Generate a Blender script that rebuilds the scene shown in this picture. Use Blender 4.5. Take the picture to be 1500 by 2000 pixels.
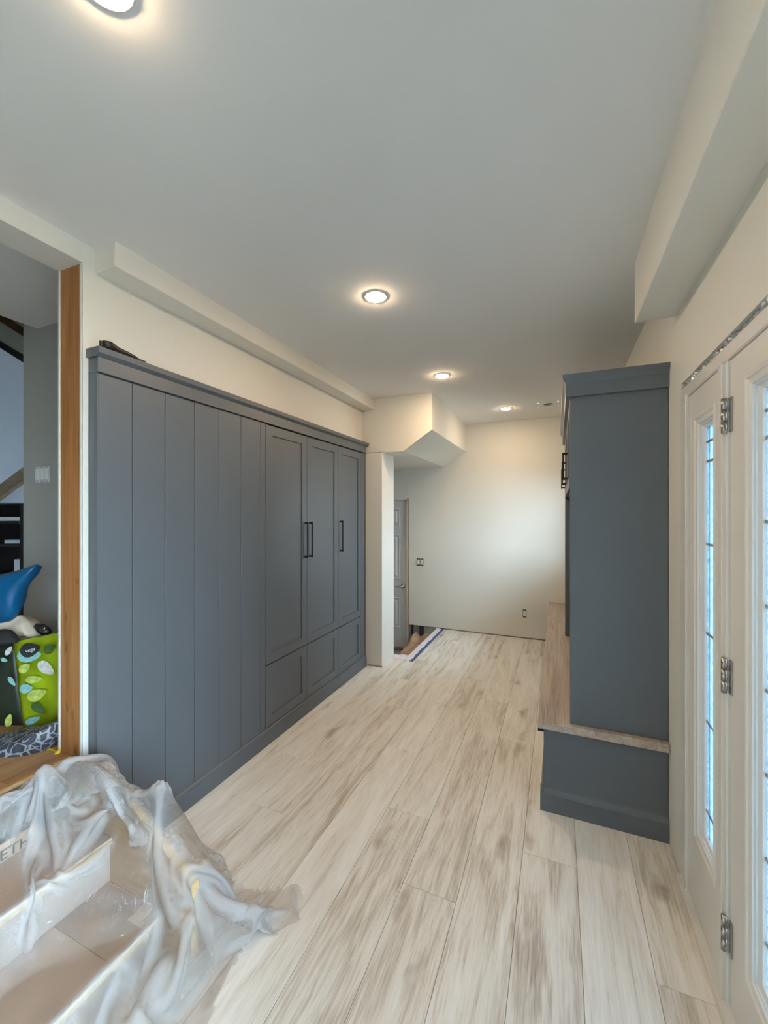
import bpy, bmesh, math, random
import numpy as np
from mathutils import Vector, Matrix, noise as mnoise

for o in list(bpy.data.objects):
    bpy.data.objects.remove(o, do_unlink=True)
scene = bpy.context.scene
COL = scene.collection
random.seed(7)

# ------------------------------------------------------------------ camera, world, exposure
YAW = math.atan(340 / 800)
CAM_Z = 1.52
cam_data = bpy.data.cameras.new('camera')
cam_data.sensor_fit = 'VERTICAL'
cam_data.sensor_height = 36.0
cam_data.lens = 36.0 * 800 / 2000
cam_data.clip_start = 0.02
cam = bpy.data.objects.new('camera', cam_data)
cam.location = (0, 0, CAM_Z)
cam.rotation_euler = (math.radians(90), 0, YAW)
COL.objects.link(cam)
scene.camera = cam

world = bpy.data.worlds.new('sky')
scene.world = world
world.use_nodes = True
bg = world.node_tree.nodes['Background']
bg.inputs['Color'].default_value = (0.66, 0.83, 1.0, 1)
bg.inputs['Strength'].default_value = 19.5

LAMP_STRENGTH = 335.0
LAMP_COLOR = (1.0, 0.74, 0.47)

vs = scene.view_settings
vs.view_transform = 'Standard'
vs.look = 'None'
vs.gamma = 1.0
vs.exposure = 0.30
vs.use_curve_mapping = False
scene.cycles.use_denoising = True
scene.cycles.max_bounces = 5
scene.cycles.diffuse_bounces = 4
scene.cycles.glossy_bounces = 2
scene.cycles.transparent_max_bounces = 10
scene.cycles.use_adaptive_sampling = True
scene.cycles.adaptive_threshold = 0.06
scene.cycles.use_light_tree = False
scene.cycles.caustics_reflective = False
scene.cycles.caustics_refractive = False
scene.cycles.sample_clamp_indirect = 6.0

SN, CS = math.sin(YAW), math.cos(YAW)
FW = Vector((-SN, CS, 0))
RT = Vector((CS, SN, 0))

# ------------------------------------------------------------------ materials
def srgb(r, g, b):
    f = lambda c: (c / 255 / 12.92) if c / 255 <= 0.04045 else ((c / 255 + 0.055) / 1.055) ** 2.4
    return (f(r), f(g), f(b), 1)

def new_mat(name):
    m = bpy.data.materials.new(name)
    m.use_nodes = True
    nt = m.node_tree
    return m, nt, nt.nodes['Principled BSDF']

def N(nt, kind, **kw):
    n = nt.nodes.new(kind)
    for k, v in kw.items():
        if k in n.inputs.keys():
            n.inputs[k].default_value = v
        else:
            setattr(n, k, v)
    return n

def bump(nt, p, height, strength=0.1, dist=0.002):
    b = N(nt, 'ShaderNodeBump', Strength=strength, Distance=dist)
    nt.links.new(height, b.inputs['Height'])
    nt.links.new(b.outputs['Normal'], p.inputs['Normal'])

def ramp(nt, fac, stops):
    r = nt.nodes.new('ShaderNodeValToRGB')
    el = r.color_ramp.elements
    while len(el) < len(stops):
        el.new(0.5)
    for e, (pos, c) in zip(el, stops):
        e.position = pos
        e.color = c
    nt.links.new(fac, r.inputs[0])
    return r.outputs[0]

def plain(name, color, rough=0.5, metal=0.0, var=0.06, scale=8.0, bump_s=0.0, bump_scale=300.0, spec=0.5):
    """Painted or moulded surface: base colour with a slight cloudy variation and an optional fine relief."""
    m, nt, p = new_mat(name)
    tc = N(nt, 'ShaderNodeTexCoord')
    no = N(nt, 'ShaderNodeTexNoise', Scale=scale, Detail=1.0)
    nt.links.new(tc.outputs['Object'], no.inputs['Vector'])
    lo = tuple(max(0, c * (1 - var)) for c in color[:3]) + (1,)
    hi = tuple(min(1, c * (1 + var)) for c in color[:3]) + (1,)
    nt.links.new(ramp(nt, no.outputs['Fac'], [(0.3, lo), (0.7, hi)]), p.inputs['Base Color'])
    p.inputs['Roughness'].default_value = rough
    p.inputs['Metallic'].default_value = metal
    p.inputs['Specular IOR Level'].default_value = spec
    if bump_s:
        n2 = N(nt, 'ShaderNodeTexNoise', Scale=bump_scale, Detail=2.0)
        nt.links.new(tc.outputs['Object'], n2.inputs['Vector'])
        bump(nt, p, n2.outputs['Fac'], bump_s, 0.002)
    return m

def wood(name, stops, along='Y', streak=9.0, grain=70.0, rough=0.45, rand=0.0, knots=0.0, grain_amt=0.35, bump_s=0.08, stretch=0.07, knot_scale=5.5):
    """Timber: streaks and fine grain stretched along one axis, with per-object offset and optional dark knots."""
    m, nt, p = new_mat(name)
    L = nt.links.new
    tc = N(nt, 'ShaderNodeTexCoord')
    oi = N(nt, 'ShaderNodeObjectInfo')
    off = N(nt, 'ShaderNodeVectorMath', operation='SCALE')
    comb = N(nt, 'ShaderNodeCombineXYZ')
    for i, k in enumerate((37.0, 91.0, 53.0)):
        mu = N(nt, 'ShaderNodeMath', operation='MULTIPLY')
        L(oi.outputs['Random'], mu.inputs[0]); mu.inputs[1].default_value = k
        L(mu.outputs[0], comb.inputs[i])
    add = N(nt, 'ShaderNodeVectorMath', operation='ADD')
    L(tc.outputs['Object'], add.inputs[0]); L(comb.outputs[0], add.inputs[1])
    nt.nodes.remove(off)
    def stretched(s, st):
        mp = N(nt, 'ShaderNodeMapping')
        v = [s, s, s]
        v['XYZ'.index(along)] = s * st
        mp.inputs['Scale'].default_value = v
        L(add.outputs[0], mp.inputs['Vector'])
        return mp.outputs[0]
    n1 = N(nt, 'ShaderNodeTexNoise', Scale=1.0, Detail=3.0, Roughness=0.6, Distortion=0.9)
    L(stretched(streak, stretch), n1.inputs['Vector'])
    n2 = N(nt, 'ShaderNodeTexNoise', Scale=1.0, Detail=2.0, Roughness=0.65, Distortion=0.4)
    L(stretched(grain, stretch * 0.5), n2.inputs['Vector'])
    mix = N(nt, 'ShaderNodeMix', data_type='FLOAT')
    mix.inputs[0].default_value = grain_amt
    L(n1.outputs['Fac'], mix.inputs[2]); L(n2.outputs['Fac'], mix.inputs[3])
    fac = mix.outputs[0]
    if rand:
        ma = N(nt, 'ShaderNodeMath', operation='MULTIPLY_ADD')
        L(oi.outputs['Random'], ma.inputs[0]); ma.inputs[1].default_value = rand
        ma.inputs[2].default_value = -rand / 2
        ad = N(nt, 'ShaderNodeMath', operation='ADD')
        L(fac, ad.inputs[0]); L(ma.outputs[0], ad.inputs[1])
        fac = ad.outputs[0]
    colr = ramp(nt, fac, stops)
    if knots:
        vo = N(nt, 'ShaderNodeTexVoronoi', Scale=1.0)
        mp = N(nt, 'ShaderNodeMapping')
        v = [knot_scale]*3
        v['XYZ'.index(along)] = knot_scale*0.35
        mp.inputs['Scale'].default_value = v
        nz = N(nt, 'ShaderNodeTexNoise', Scale=9.0, Detail=2.0)
        L(add.outputs[0], nz.inputs['Vector'])
        wob = N(nt, 'ShaderNodeVectorMath', operation='MULTIPLY_ADD')
        L(nz.outputs['Color'], wob.inputs[0]); wob.inputs[1].default_value = (0.08, 0.08, 0.08)
        L(add.outputs[0], wob.inputs[2])
        L(wob.outputs[0], mp.inputs['Vector']); L(mp.outputs[0], vo.inputs['Vector'])
        kr = ramp(nt, vo.outputs['Distance'], [(0.03, (1, 1, 1, 1)), (0.2, (0, 0, 0, 1))])
        kf = N(nt, 'ShaderNodeMath', operation='MULTIPLY')
        L(kr, kf.inputs[0]); kf.inputs[1].default_value = knots
        km = N(nt, 'ShaderNodeMix', data_type='RGBA', blend_type='MULTIPLY')
        L(kf.outputs[0], km.inputs[0]); L(colr, km.inputs[6])
        km.inputs[7].default_value = (0.42, 0.33, 0.27, 1)
        colr = km.outputs[2]
    L(colr, p.inputs['Base Color'])
    p.inputs['Roughness'].default_value = rough
    bump(nt, p, n2.outputs['Fac'], bump_s, 0.002)
    return m

MAT = {}
MAT['wall'] = plain('wall_paint', (0.79, 0.765, 0.70, 1), 0.8, var=0.012, scale=2)
MAT['ceiling'] = plain('ceiling_paint', (0.86, 0.85, 0.83, 1), 0.9, var=0.01, scale=2)
MAT['drywall'] = plain('drywall_edge', (0.76, 0.74, 0.68, 1), 0.9, var=0.03, scale=20)
MAT['hall'] = plain('hall_paint', (0.45, 0.44, 0.40, 1), 0.85, var=0.015, scale=2)
MAT['cab'] = plain('slate_blue_paint', (0.112, 0.127, 0.143, 1), 0.42, var=0.015, scale=3)
MAT['cab_in'] = plain('cabinet_interior', (0.10, 0.12, 0.15, 1), 0.6)
MAT['black'] = plain('black_metal', (0.016, 0.015, 0.015, 1), 0.4, var=0.1)
MAT['dark'] = plain('dark_plastic', (0.03, 0.03, 0.032, 1), 0.55)
MAT['white'] = plain('white_plastic', (0.82, 0.82, 0.80, 1), 0.35, var=0.01)
MAT['trimwhite'] = plain('door_white', (0.74, 0.72, 0.69, 1), 0.38, var=0.01, scale=3)
MAT['doorgrey'] = plain('primed_door', (0.66, 0.67, 0.68, 1), 0.5, var=0.01)
MAT['nickel'] = plain('satin_nickel', (0.42, 0.39, 0.36, 1), 0.32, metal=1.0, var=0.05)
MAT['hole'] = plain('can_interior', (0.02, 0.02, 0.022, 1), 0.7)
MAT['card'] = plain('cardboard', (0.50, 0.36, 0.265, 1), 0.85, var=0.10, scale=6, bump_s=0.12, bump_scale=60)
MAT['card2'] = plain('cardboard_dark', (0.40, 0.28, 0.20, 1), 0.85, var=0.10, scale=7, bump_s=0.12, bump_scale=60)
MAT['card3'] = plain('cardboard_light', (0.58, 0.42, 0.29, 1), 0.85, var=0.06, scale=7)
MAT['riserboard'] = plain('riser_board', (0.46, 0.36, 0.29, 1), 0.8, var=0.1, scale=5)
MAT['paperedge'] = plain('paper_edge', (0.80, 0.78, 0.72, 1), 0.8)
MAT['kraft'] = plain('kraft_paper', (0.43, 0.28, 0.18, 1), 0.6, var=0.15, scale=10, bump_s=0.4, bump_scale=25)
MAT['tape'] = plain('blue_tape', (0.06, 0.09, 0.27, 1), 0.6, var=0.1)
MAT['film_white'] = plain('white_film', (0.82, 0.82, 0.84, 1), 0.35, var=0.05, bump_s=0.5, bump_scale=40)
MAT['concrete'] = plain('grey_framing', (0.30, 0.30, 0.30, 1), 0.9, var=0.15, scale=15)
MAT['ply'] = plain('dusty_subfloor', (0.24, 0.20, 0.17, 1), 0.9, var=0.3, scale=14)
MAT['foil'] = plain('silver_foil', (0.55, 0.60, 0.64, 1), 0.35, metal=0.6, var=0.25, scale=40, bump_s=0.6, bump_scale=60)
MAT['patio'] = plain('patio_slabs', (0.24, 0.22, 0.19, 1), 0.9, var=0.12, scale=1.5)
MAT['navy'] = plain('navy_plastic', (0.02, 0.025, 0.05, 1), 0.5)
MAT['blueplastic'] = plain('blue_plastic', (0.004, 0.085, 0.21, 1), 0.3, var=0.2, scale=7, bump_s=0.25, bump_scale=12)
MAT['cream'] = plain('cream_towel', (0.52, 0.43, 0.33, 1), 0.95, var=0.1, scale=12, bump_s=0.5, bump_scale=180)
MAT['blackcloth'] = plain('black_fabric', (0.015, 0.015, 0.014, 1), 0.9, var=0.2, scale=60)
MAT['lime'] = plain('lime_plastic', (0.28, 0.36, 0.010, 1), 0.25, var=0.3, scale=9, bump_s=0.5, bump_scale=26)
MAT['leafdark'] = plain('dark_green_plastic', (0.018, 0.028, 0.018, 1), 0.35, var=0.3, scale=9, bump_s=0.4, bump_scale=22)
MAT['leafwhite'] = plain('white_print', (0.62, 0.62, 0.56, 1), 0.35, var=0.2, scale=60)
MAT['leafteal'] = plain('teal_print', (0.25, 0.50, 0.48, 1), 0.35, var=0.2, scale=60)
MAT['leafgreen'] = plain('dark_leaf_print', (0.06, 0.12, 0.03, 1), 0.35, var=0.25, scale=60)
MAT['leafpale'] = plain('pale_lime_print', (0.46, 0.55, 0.12, 1), 0.3, var=0.3, scale=50)
MAT['oval'] = plain('dark_oval_print', (0.02, 0.028, 0.03, 1), 0.4, var=0.2)
MAT['yellow'] = plain('yellow_plastic', (0.75, 0.55, 0.01, 1), 0.4)
MAT['ink'] = plain('black_marker', (0.02, 0.017, 0.015, 1), 0.8)
MAT['paper'] = plain('white_paper', (0.70, 0.72, 0.75, 1), 0.8)
MAT['tealpaper'] = plain('teal_cover', (0.25, 0.36, 0.36, 1), 0.7)
MAT['espresso'] = plain('espresso_wood', (0.012, 0.011, 0.010, 1), 0.5)
MAT['bluewall'] = plain('stairwell_paint', (0.46, 0.50, 0.55, 1), 0.85, var=0.02)

MAT['floor'] = wood('oak_vinyl', [(0.24, srgb(160, 146, 132)), (0.37, srgb(204, 193, 180)), (0.48, srgb(231, 226, 217)), (0.66, srgb(245, 243, 239))],
                    'Y', streak=12.5, grain=130.0, rough=0.40, rand=0.11, knots=0.8, grain_amt=0.38, bump_s=0.05, stretch=0.115)
MAT['seat'] = wood('walnut_seat', [(0.3, srgb(132, 115, 103)), (0.5, srgb(178, 161, 147)), (0.7, srgb(204, 189, 176))],
                   'Y', streak=16.0, grain=140.0, rough=0.4, grain_amt=0.5, stretch=0.05, bump_s=0.15)
MAT['post'] = wood('fir_post', [(0.28, srgb(120, 74, 34)), (0.5, srgb(168, 113, 62)), (0.72, srgb(192, 138, 88))],
                   'Z', streak=14.0, grain=90.0, rough=0.6, knots=0.95, grain_amt=0.3, stretch=0.06, knot_scale=13.0)
MAT['pine'] = wood('pine_board', [(0.3, srgb(196, 158, 106)), (0.55, srgb(222, 190, 142)), (0.75, srgb(236, 212, 172))],
                   'X', streak=14.0, grain=90.0, rough=0.6, grain_amt=0.4)
MAT['pineside'] = wood('pine_side', [(0.3, srgb(150, 116, 78)), (0.55, srgb(176, 140, 98)), (0.75, srgb(196, 164, 124))],
                   'X', streak=14.0, grain=90.0, rough=0.6, grain_amt=0.4)
MAT['hallfloor'] = wood('hall_laminate', [(0.3, srgb(120, 84, 50)), (0.5, srgb(164, 122, 80)), (0.72, srgb(188, 148, 104))],
                        'Y', streak=12.0, grain=80.0, rough=0.4)
MAT['beam'] = wood('dark_beam', [(0.3, srgb(60, 42, 28)), (0.7, srgb(110, 80, 54))], 'X', streak=12.0)
MAT['handrail'] = wood('oak_rail', [(0.3, srgb(120, 100, 78)), (0.7, srgb(164, 144, 116))], 'X', streak=12.0)

def lamp_mat(k=1.0):
    m, nt, p = new_mat('lamp_lens')
    p.inputs['Base Color'].default_value = (1, 1, 1, 1)
    p.inputs['Emission Color'].default_value = LAMP_COLOR + (1,)
    p.inputs['Emission Strength'].default_value = LAMP_STRENGTH*k
    return m
MAT['lamp'] = lamp_mat()
MAT['lamp_low'] = lamp_mat(0.62)

def glass_mat():
    """Thin textured privacy glass: part clear, part diffusing, with a rippled gloss."""
    m, nt, p = new_mat('textured_glass')
    L = nt.links.new
    out = nt.nodes['Material Output']
    tc = N(nt, 'ShaderNodeTexCoord')
    no = N(nt, 'ShaderNodeTexNoise', Scale=55.0, Detail=3.0, Distortion=1.5)
    L(tc.outputs['Object'], no.inputs['Vector'])
    bp = N(nt, 'ShaderNodeBump', Strength=0.5, Distance=0.003)
    L(no.outputs['Fac'], bp.inputs['Height'])
    tr = N(nt, 'ShaderNodeBsdfTransparent'); tr.inputs[0].default_value = (0.34, 0.44, 0.50, 1)
    tl = N(nt, 'ShaderNodeBsdfTranslucent')
    L(ramp(nt, no.outputs['Fac'], [(0.35, (0.18, 0.25, 0.29, 1)), (0.7, (0.40, 0.51, 0.57, 1))]), tl.inputs[0])
    gl = N(nt, 'ShaderNodeBsdfGlossy', Roughness=0.12)
    L(bp.outputs[0], gl.inputs['Normal']); L(bp.outputs[0], tl.inputs['Normal'])
    m1 = N(nt, 'ShaderNodeMixShader'); m1.inputs[0].default_value = 0.45
    L(tr.outputs[0], m1.inputs[1]); L(tl.outputs[0], m1.inputs[2])
    m2 = N(nt, 'ShaderNodeMixShader'); m2.inputs[0].default_value = 0.07
    L(m1.outputs[0], m2.inputs[1]); L(gl.outputs[0], m2.inputs[2])
    L(m2.outputs[0], out.inputs['Surface'])
    nt.nodes.remove(p)
    return m
MAT['glass'] = glass_mat()

def clear_glass():
    m, nt, p = new_mat('clear_glass')
    out = nt.nodes['Material Output']
    tr = N(nt, 'ShaderNodeBsdfTransparent'); tr.inputs[0].default_value = (0.93, 0.97, 0.97, 1)
    gl = N(nt, 'ShaderNodeBsdfGlossy', Roughness=0.02)
    fr = N(nt, 'ShaderNodeFresnel'); fr.inputs[0].default_value = 1.45
    mx = N(nt, 'ShaderNodeMixShader')
    nt.links.new(fr.outputs[0], mx.inputs[0]); nt.links.new(tr.outputs[0], mx.inputs[1]); nt.links.new(gl.outputs[0], mx.inputs[2])
    nt.links.new(mx.outputs[0], out.inputs['Surface'])
    nt.nodes.remove(p)
    return m
MAT['clear'] = clear_glass()

def film_mat():
    """Clear polythene: see-through where it lies flat, milky where the sheet is folded, sharp highlights."""
    m, nt, p = new_mat('clear_polythene')
    L = nt.links.new
    out = nt.nodes['Material Output']
    tc = N(nt, 'ShaderNodeTexCoord')
    no = N(nt, 'ShaderNodeTexNoise', Scale=11.0, Detail=4.0, Roughness=0.55, Distortion=3.0)
    L(tc.outputs['Object'], no.inputs['Vector'])
    rdg = ramp(nt, no.outputs['Fac'], [(0.30, (0, 0, 0, 1)), (0.42, (0.7, 0.7, 0.7, 1)), (0.47, (0.15, 0.15, 0.15, 1)), (0.53, (1, 1, 1, 1)), (0.58, (0.25, 0.25, 0.25, 1)), (0.70, (0.9, 0.9, 0.9, 1))])
    bp = N(nt, 'ShaderNodeBump', Strength=0.45, Distance=0.008)
    L(rdg, bp.inputs['Height'])
    tr = N(nt, 'ShaderNodeBsdfTransparent'); tr.inputs[0].default_value = (0.985, 0.985, 0.99, 1)
    df = N(nt, 'ShaderNodeBsdfDiffuse'); df.inputs[0].default_value = (0.92, 0.93, 0.95, 1)
    tl = N(nt, 'ShaderNodeBsdfTranslucent'); tl.inputs[0].default_value = (0.92, 0.93, 0.95, 1)
    md_ = N(nt, 'ShaderNodeMixShader'); md_.inputs[0].default_value = 0.4
    L(df.outputs[0], md_.inputs[1]); L(tl.outputs[0], md_.inputs[2])
    gl = N(nt, 'ShaderNodeBsdfGlossy', Roughness=0.08)
    L(bp.outputs[0], gl.inputs['Normal'])
    at = N(nt, 'ShaderNodeAttribute', attribute_name='fold')
    mr = N(nt, 'ShaderNodeMapRange')
    mr.inputs['From Min'].default_value = 0.08; mr.inputs['From Max'].default_value = 0.70
    mr.inputs['To Min'].default_value = 0.09; mr.inputs['To Max'].default_value = 0.42
    L(at.outputs['Fac'], mr.inputs['Value'])
    m1 = N(nt, 'ShaderNodeMixShader')
    L(mr.outputs[0], m1.inputs[0]); L(tr.outputs[0], m1.inputs[1]); L(md_.outputs[0], m1.inputs[2])
    fr_ = N(nt, 'ShaderNodeFresnel'); fr_.inputs[0].default_value = 1.20
    L(bp.outputs[0], fr_.inputs['Normal'])
    m2 = N(nt, 'ShaderNodeMixShader')
    fa = N(nt, 'ShaderNodeMath', operation='MULTIPLY_ADD')
    L(fr_.outputs[0], fa.inputs[0]); fa.inputs[1].default_value = 0.6; fa.inputs[2].default_value = 0.045
    L(fa.outputs[0], m2.inputs[0]); L(m1.outputs[0], m2.inputs[1]); L(gl.outputs[0], m2.inputs[2])
    L(m2.outputs[0], out.inputs['Surface'])
    nt.nodes.remove(p)
    return m
MAT['film'] = film_mat()

def camo_mat():
    """Grey fabric printed with interlocking pale strokes."""
    m, nt, p = new_mat('grey_patterned_fabric')
    L = nt.links.new
    tc = N(nt, 'ShaderNodeTexCoord')
    no = N(nt, 'ShaderNodeTexNoise', Scale=14.0, Detail=2.0)
    L(tc.outputs['Object'], no.inputs['Vector'])
    wb = N(nt, 'ShaderNodeVectorMath', operation='MULTIPLY_ADD')
    L(no.outputs['Color'], wb.inputs[0]); wb.inputs[1].default_value = (0.06, 0.06, 0.06); L(tc.outputs['Object'], wb.inputs[2])
    vo = N(nt, 'ShaderNodeTexVoronoi', Scale=30.0, feature='DISTANCE_TO_EDGE')
    L(wb.outputs[0], vo.inputs['Vector'])
    c = ramp(nt, vo.outputs['Distance'], [(0.02, (0.30, 0.31, 0.34, 1)), (0.07, (0.20, 0.21, 0.24, 1)), (0.11, (0.03, 0.034, 0.048, 1)), (0.4, (0.055, 0.06, 0.08, 1))])
    L(c, p.inputs['Base Color'])
    p.inputs['Roughness'].default_value = 0.5
    bump(nt, p, no.outputs['Fac'], 0.5, 0.01)
    return m
MAT['camo'] = camo_mat()

# ------------------------------------------------------------------ geometry helpers
def tag(o, label=None, cat=None, group=None, kind=None):
    if label: o['label'] = label
    if cat: o['category'] = cat
    if group: o['group'] = group
    if kind: o['kind'] = kind
    return o

def empty(name, loc, label=None, cat=None, group=None, kind=None, rz=0.0):
    o = bpy.data.objects.new(name, None)
    o.location = loc
    o.rotation_euler = (0, 0, rz)
    o.empty_display_size = 0.05
    COL.objects.link(o)
    return tag(o, label, cat, group, kind)

def wmat(o):
    m = Matrix.LocRotScale(o.location, o.rotation_euler, o.scale)
    return wmat(o.parent) @ m if o.parent else m

def link(name, me, mat, parent, loc):
    o = bpy.data.objects.new(name, me)
    if mat is not None:
        me.materials.append(MAT[mat] if isinstance(mat, str) else mat)
    COL.objects.link(o)
    if parent is not None:
        o.parent = parent
        o.location = wmat(parent).inverted() @ Vector(loc)
        o.rotation_euler = (0, 0, -sum_rz(parent))
    else:
        o.location = loc
    return o

def sum_rz(o):
    return o.rotation_euler.z + (sum_rz(o.parent) if o.parent else 0)

def from_bm(name, bm, mat, parent=None, smooth=False, base=False):
    """World-space bmesh to an object whose origin is its own centre (or base centre)."""
    bmesh.ops.recalc_face_normals(bm, faces=bm.faces)
    co = np.array([v.co[:] for v in bm.verts])
    c = (co.min(0) + co.max(0)) / 2
    if base:
        c[2] = co[:, 2].min()
    bmesh.ops.translate(bm, verts=bm.verts, vec=Vector(-c))
    me = bpy.data.meshes.new(name)
    bm.to_mesh(me)
    bm.free()
    if smooth:
        for p in me.polygons: p.use_smooth = True
    return link(name, me, mat, parent, Vector(c))

def add_box(bm, lo, hi):
    x0, y0, z0 = [min(a, b) for a, b in zip(lo, hi)]
    x1, y1, z1 = [max(a, b) for a, b in zip(lo, hi)]
    vs_ = [bm.verts.new(p) for p in ((x0,y0,z0),(x1,y0,z0),(x1,y1,z0),(x0,y1,z0),(x0,y0,z1),(x1,y0,z1),(x1,y1,z1),(x0,y1,z1))]
    for f in ((3,2,1,0),(4,5,6,7),(0,1,5,4),(1,2,6,5),(2,3,7,6),(3,0,4,7)):
        bm.faces.new([vs_[i] for i in f])

def box(name, lo, hi, mat, parent=None, bevel=0.0, seg=1):
    bm = bmesh.new()
    add_box(bm, lo, hi)
    if bevel:
        bmesh.ops.bevel(bm, geom=list(bm.edges), offset=bevel, segments=seg, affect='EDGES', profile=0.5)
    return from_bm(name, bm, mat, parent)

def boxes(name, blist, mat, parent=None):
    bm = bmesh.new()
    for lo, hi in blist:
        add_box(bm, lo, hi)
    return from_bm(name, bm, mat, parent)

def prism(name, pts, axis, a0, a1, mat, parent=None, bevel=0.0):
    """Polygon (2-D points in the two axes other than AXIS, in xyz order) extruded from a0 to a1."""
    bm = bmesh.new()
    def P(p, a):
        return {'X': (a, p[0], p[1]), 'Y': (p[0], a, p[1]), 'Z': (p[0], p[1], a)}[axis]
    A = [bm.verts.new(P(p, a0)) for p in pts]
    B = [bm.verts.new(P(p, a1)) for p in pts]
    bm.faces.new(A); bm.faces.new(B[::-1])
    n = len(pts)
    for i in range(n):
        bm.faces.new((A[i], A[(i+1) % n], B[(i+1) % n], B[i]))
    if bevel:
        bmesh.ops.bevel(bm, geom=list(bm.edges), offset=bevel, segments=1, affect='EDGES')
    return from_bm(name, bm, mat, parent)

def ring_faces(bm, plane, u0, u1, w0, w1, base, prof, sign, cap=True):
    """Nested rectangles: PROF is a list of (inset, height). plane 'X': u=y,w=z, height along X (sign)."""
    loops = []
    for ins, h in prof:
        r = [(u0+ins, w0+ins), (u1-ins, w0+ins), (u1-ins, w1-ins), (u0+ins, w1-ins)]
        if plane == 'X':
            loops.append([bm.verts.new((base + sign*h, a, b)) for a, b in r])
        else:
            loops.append([bm.verts.new((a, base + sign*h, b)) for a, b in r])
    for A, B in zip(loops, loops[1:]):
        for i in range(4):
            j = (i+1) % 4
            bm.faces.new((A[i], A[j], B[j], B[i]))
    if cap:
        bm.faces.new(loops[-1])
    return loops

def ring(name, plane, u0, u1, w0, w1, base, prof, sign, mat, parent=None, cap=False):
    bm = bmesh.new()
    ring_faces(bm, plane, u0, u1, w0, w1, base, prof, sign, cap)
    return from_bm(name, bm, mat, parent)

def lathe(name, prof, center, mat, parent=None, n=32, axis='Z', smooth=True):
    bm = bmesh.new()
    rows = []
    for r, h in prof:
        row = []
        if r < 1e-6:
            q = (0, 0, h)
            row = [bm.verts.new(q)]
        else:
            for i in range(n):
                a = 2*math.pi*i/n
                row.append(bm.verts.new((r*math.cos(a), r*math.sin(a), h)))
        rows.append(row)
    for A, B in zip(rows, rows[1:]):
        for i in range(n):
            j = (i+1) % n
            if len(A) == 1 and len(B) == 1: continue
            if len(A) == 1: bm.faces.new((A[0], B[j], B[i]))
            elif len(B) == 1: bm.faces.new((A[i], A[j], B[0]))
            else: bm.faces.new((A[i], A[j], B[j], B[i]))
    if axis == 'Y':
        bmesh.ops.rotate(bm, verts=bm.verts, matrix=Matrix.Rotation(math.radians(90), 3, 'X'))
    if axis == 'X':
        bmesh.ops.rotate(bm, verts=bm.verts, matrix=Matrix.Rotation(math.radians(90), 3, 'Y'))
    bmesh.ops.translate(bm, verts=bm.verts, vec=Vector(center))
    return from_bm(name, bm, mat, parent, smooth)

def tube(name, pts, rad, mat, parent=None, n=10):
    """Swept tube; RAD one value or one per point."""
    bm = bmesh.new()
    P = [Vector(p) for p in pts]
    if not isinstance(rad, (list, tuple)): rad = [rad]*len(P)
    rings = []
    for i, p in enumerate(P):
        t = (P[min(i+1, len(P)-1)] - P[max(i-1, 0)]).normalized()
        u = t.orthogonal().normalized() if abs(t.z) > 0.9 else t.cross(Vector((0, 0, 1))).normalized()
        w = t.cross(u).normalized()
        rings.append([bm.verts.new(p + rad[i]*(math.cos(2*math.pi*k/n)*u + math.sin(2*math.pi*k/n)*w)) for k in range(n)])
    for A, B in zip(rings, rings[1:]):
        for k in range(n):
            bm.faces.new((A[k], A[(k+1) % n], B[(k+1) % n], B[k]))
    bm.faces.new(rings[0]); bm.faces.new(rings[-1][::-1])
    return from_bm(name, bm, mat, parent, True)

def at_px(px, py, d):
    t = (px - 750) / 800
    q = d * FW + d * t * RT
    return Vector((q.x, q.y, CAM_Z + (1001 - py) / 800 * d))

def puff(name, outline_px, d, thick, mat, parent=None, jitter=0.012, seed=0, sub=5, flat=0.55):
    """A soft bulging thing: pixel outline at depth D swelling by THICK towards and away from the viewer's side."""
    rnd = random.Random(seed)
    pts = [at_px(x, y, d) for x, y in outline_px]
    dense = []
    for i, p in enumerate(pts):
        q = pts[(i+1) % len(pts)]
        for k in range(sub):
            dense.append(p.lerp(q, k/sub))
    for _ in range(2):
        n = len(dense)
        dense = [dense[i]*0.5 + (dense[i-1] + dense[(i+1) % n])*0.25 for i in range(n)]
    cen = sum(dense, Vector()) / len(dense)
    bm = bmesh.new()
    levels = [1.0, 0.94, 0.82, 0.64, 0.42, 0.2]
    def loop(s, side):
        out = []
        for p in dense:
            q = cen + (p - cen)*s
            h = thick * (1 - s**3)**flat
            q = q + FW*(h*side)
            if s < 1:
                q += Vector(mnoise.noise_vector(q*9 + Vector((seed, 0, 0))))*jitter
            out.append(bm.verts.new(q))
        return out
    edge = loop(1.0, 0)
    for side in (-1, 1):
        prev = edge
        for s in levels[1:]:
            cur = loop(s, side)
            n = len(cur)
            for i in range(n):
                bm.faces.new((prev[i], prev[(i+1) % n], cur[(i+1) % n], cur[i]))
            prev = cur
        c = bm.verts.new(cen + FW*(thick*side))
        n = len(prev)
        for i in range(n):
            bm.faces.new((prev[i], prev[(i+1) % n], c))
    return from_bm(name, bm, mat, parent, True)

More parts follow.
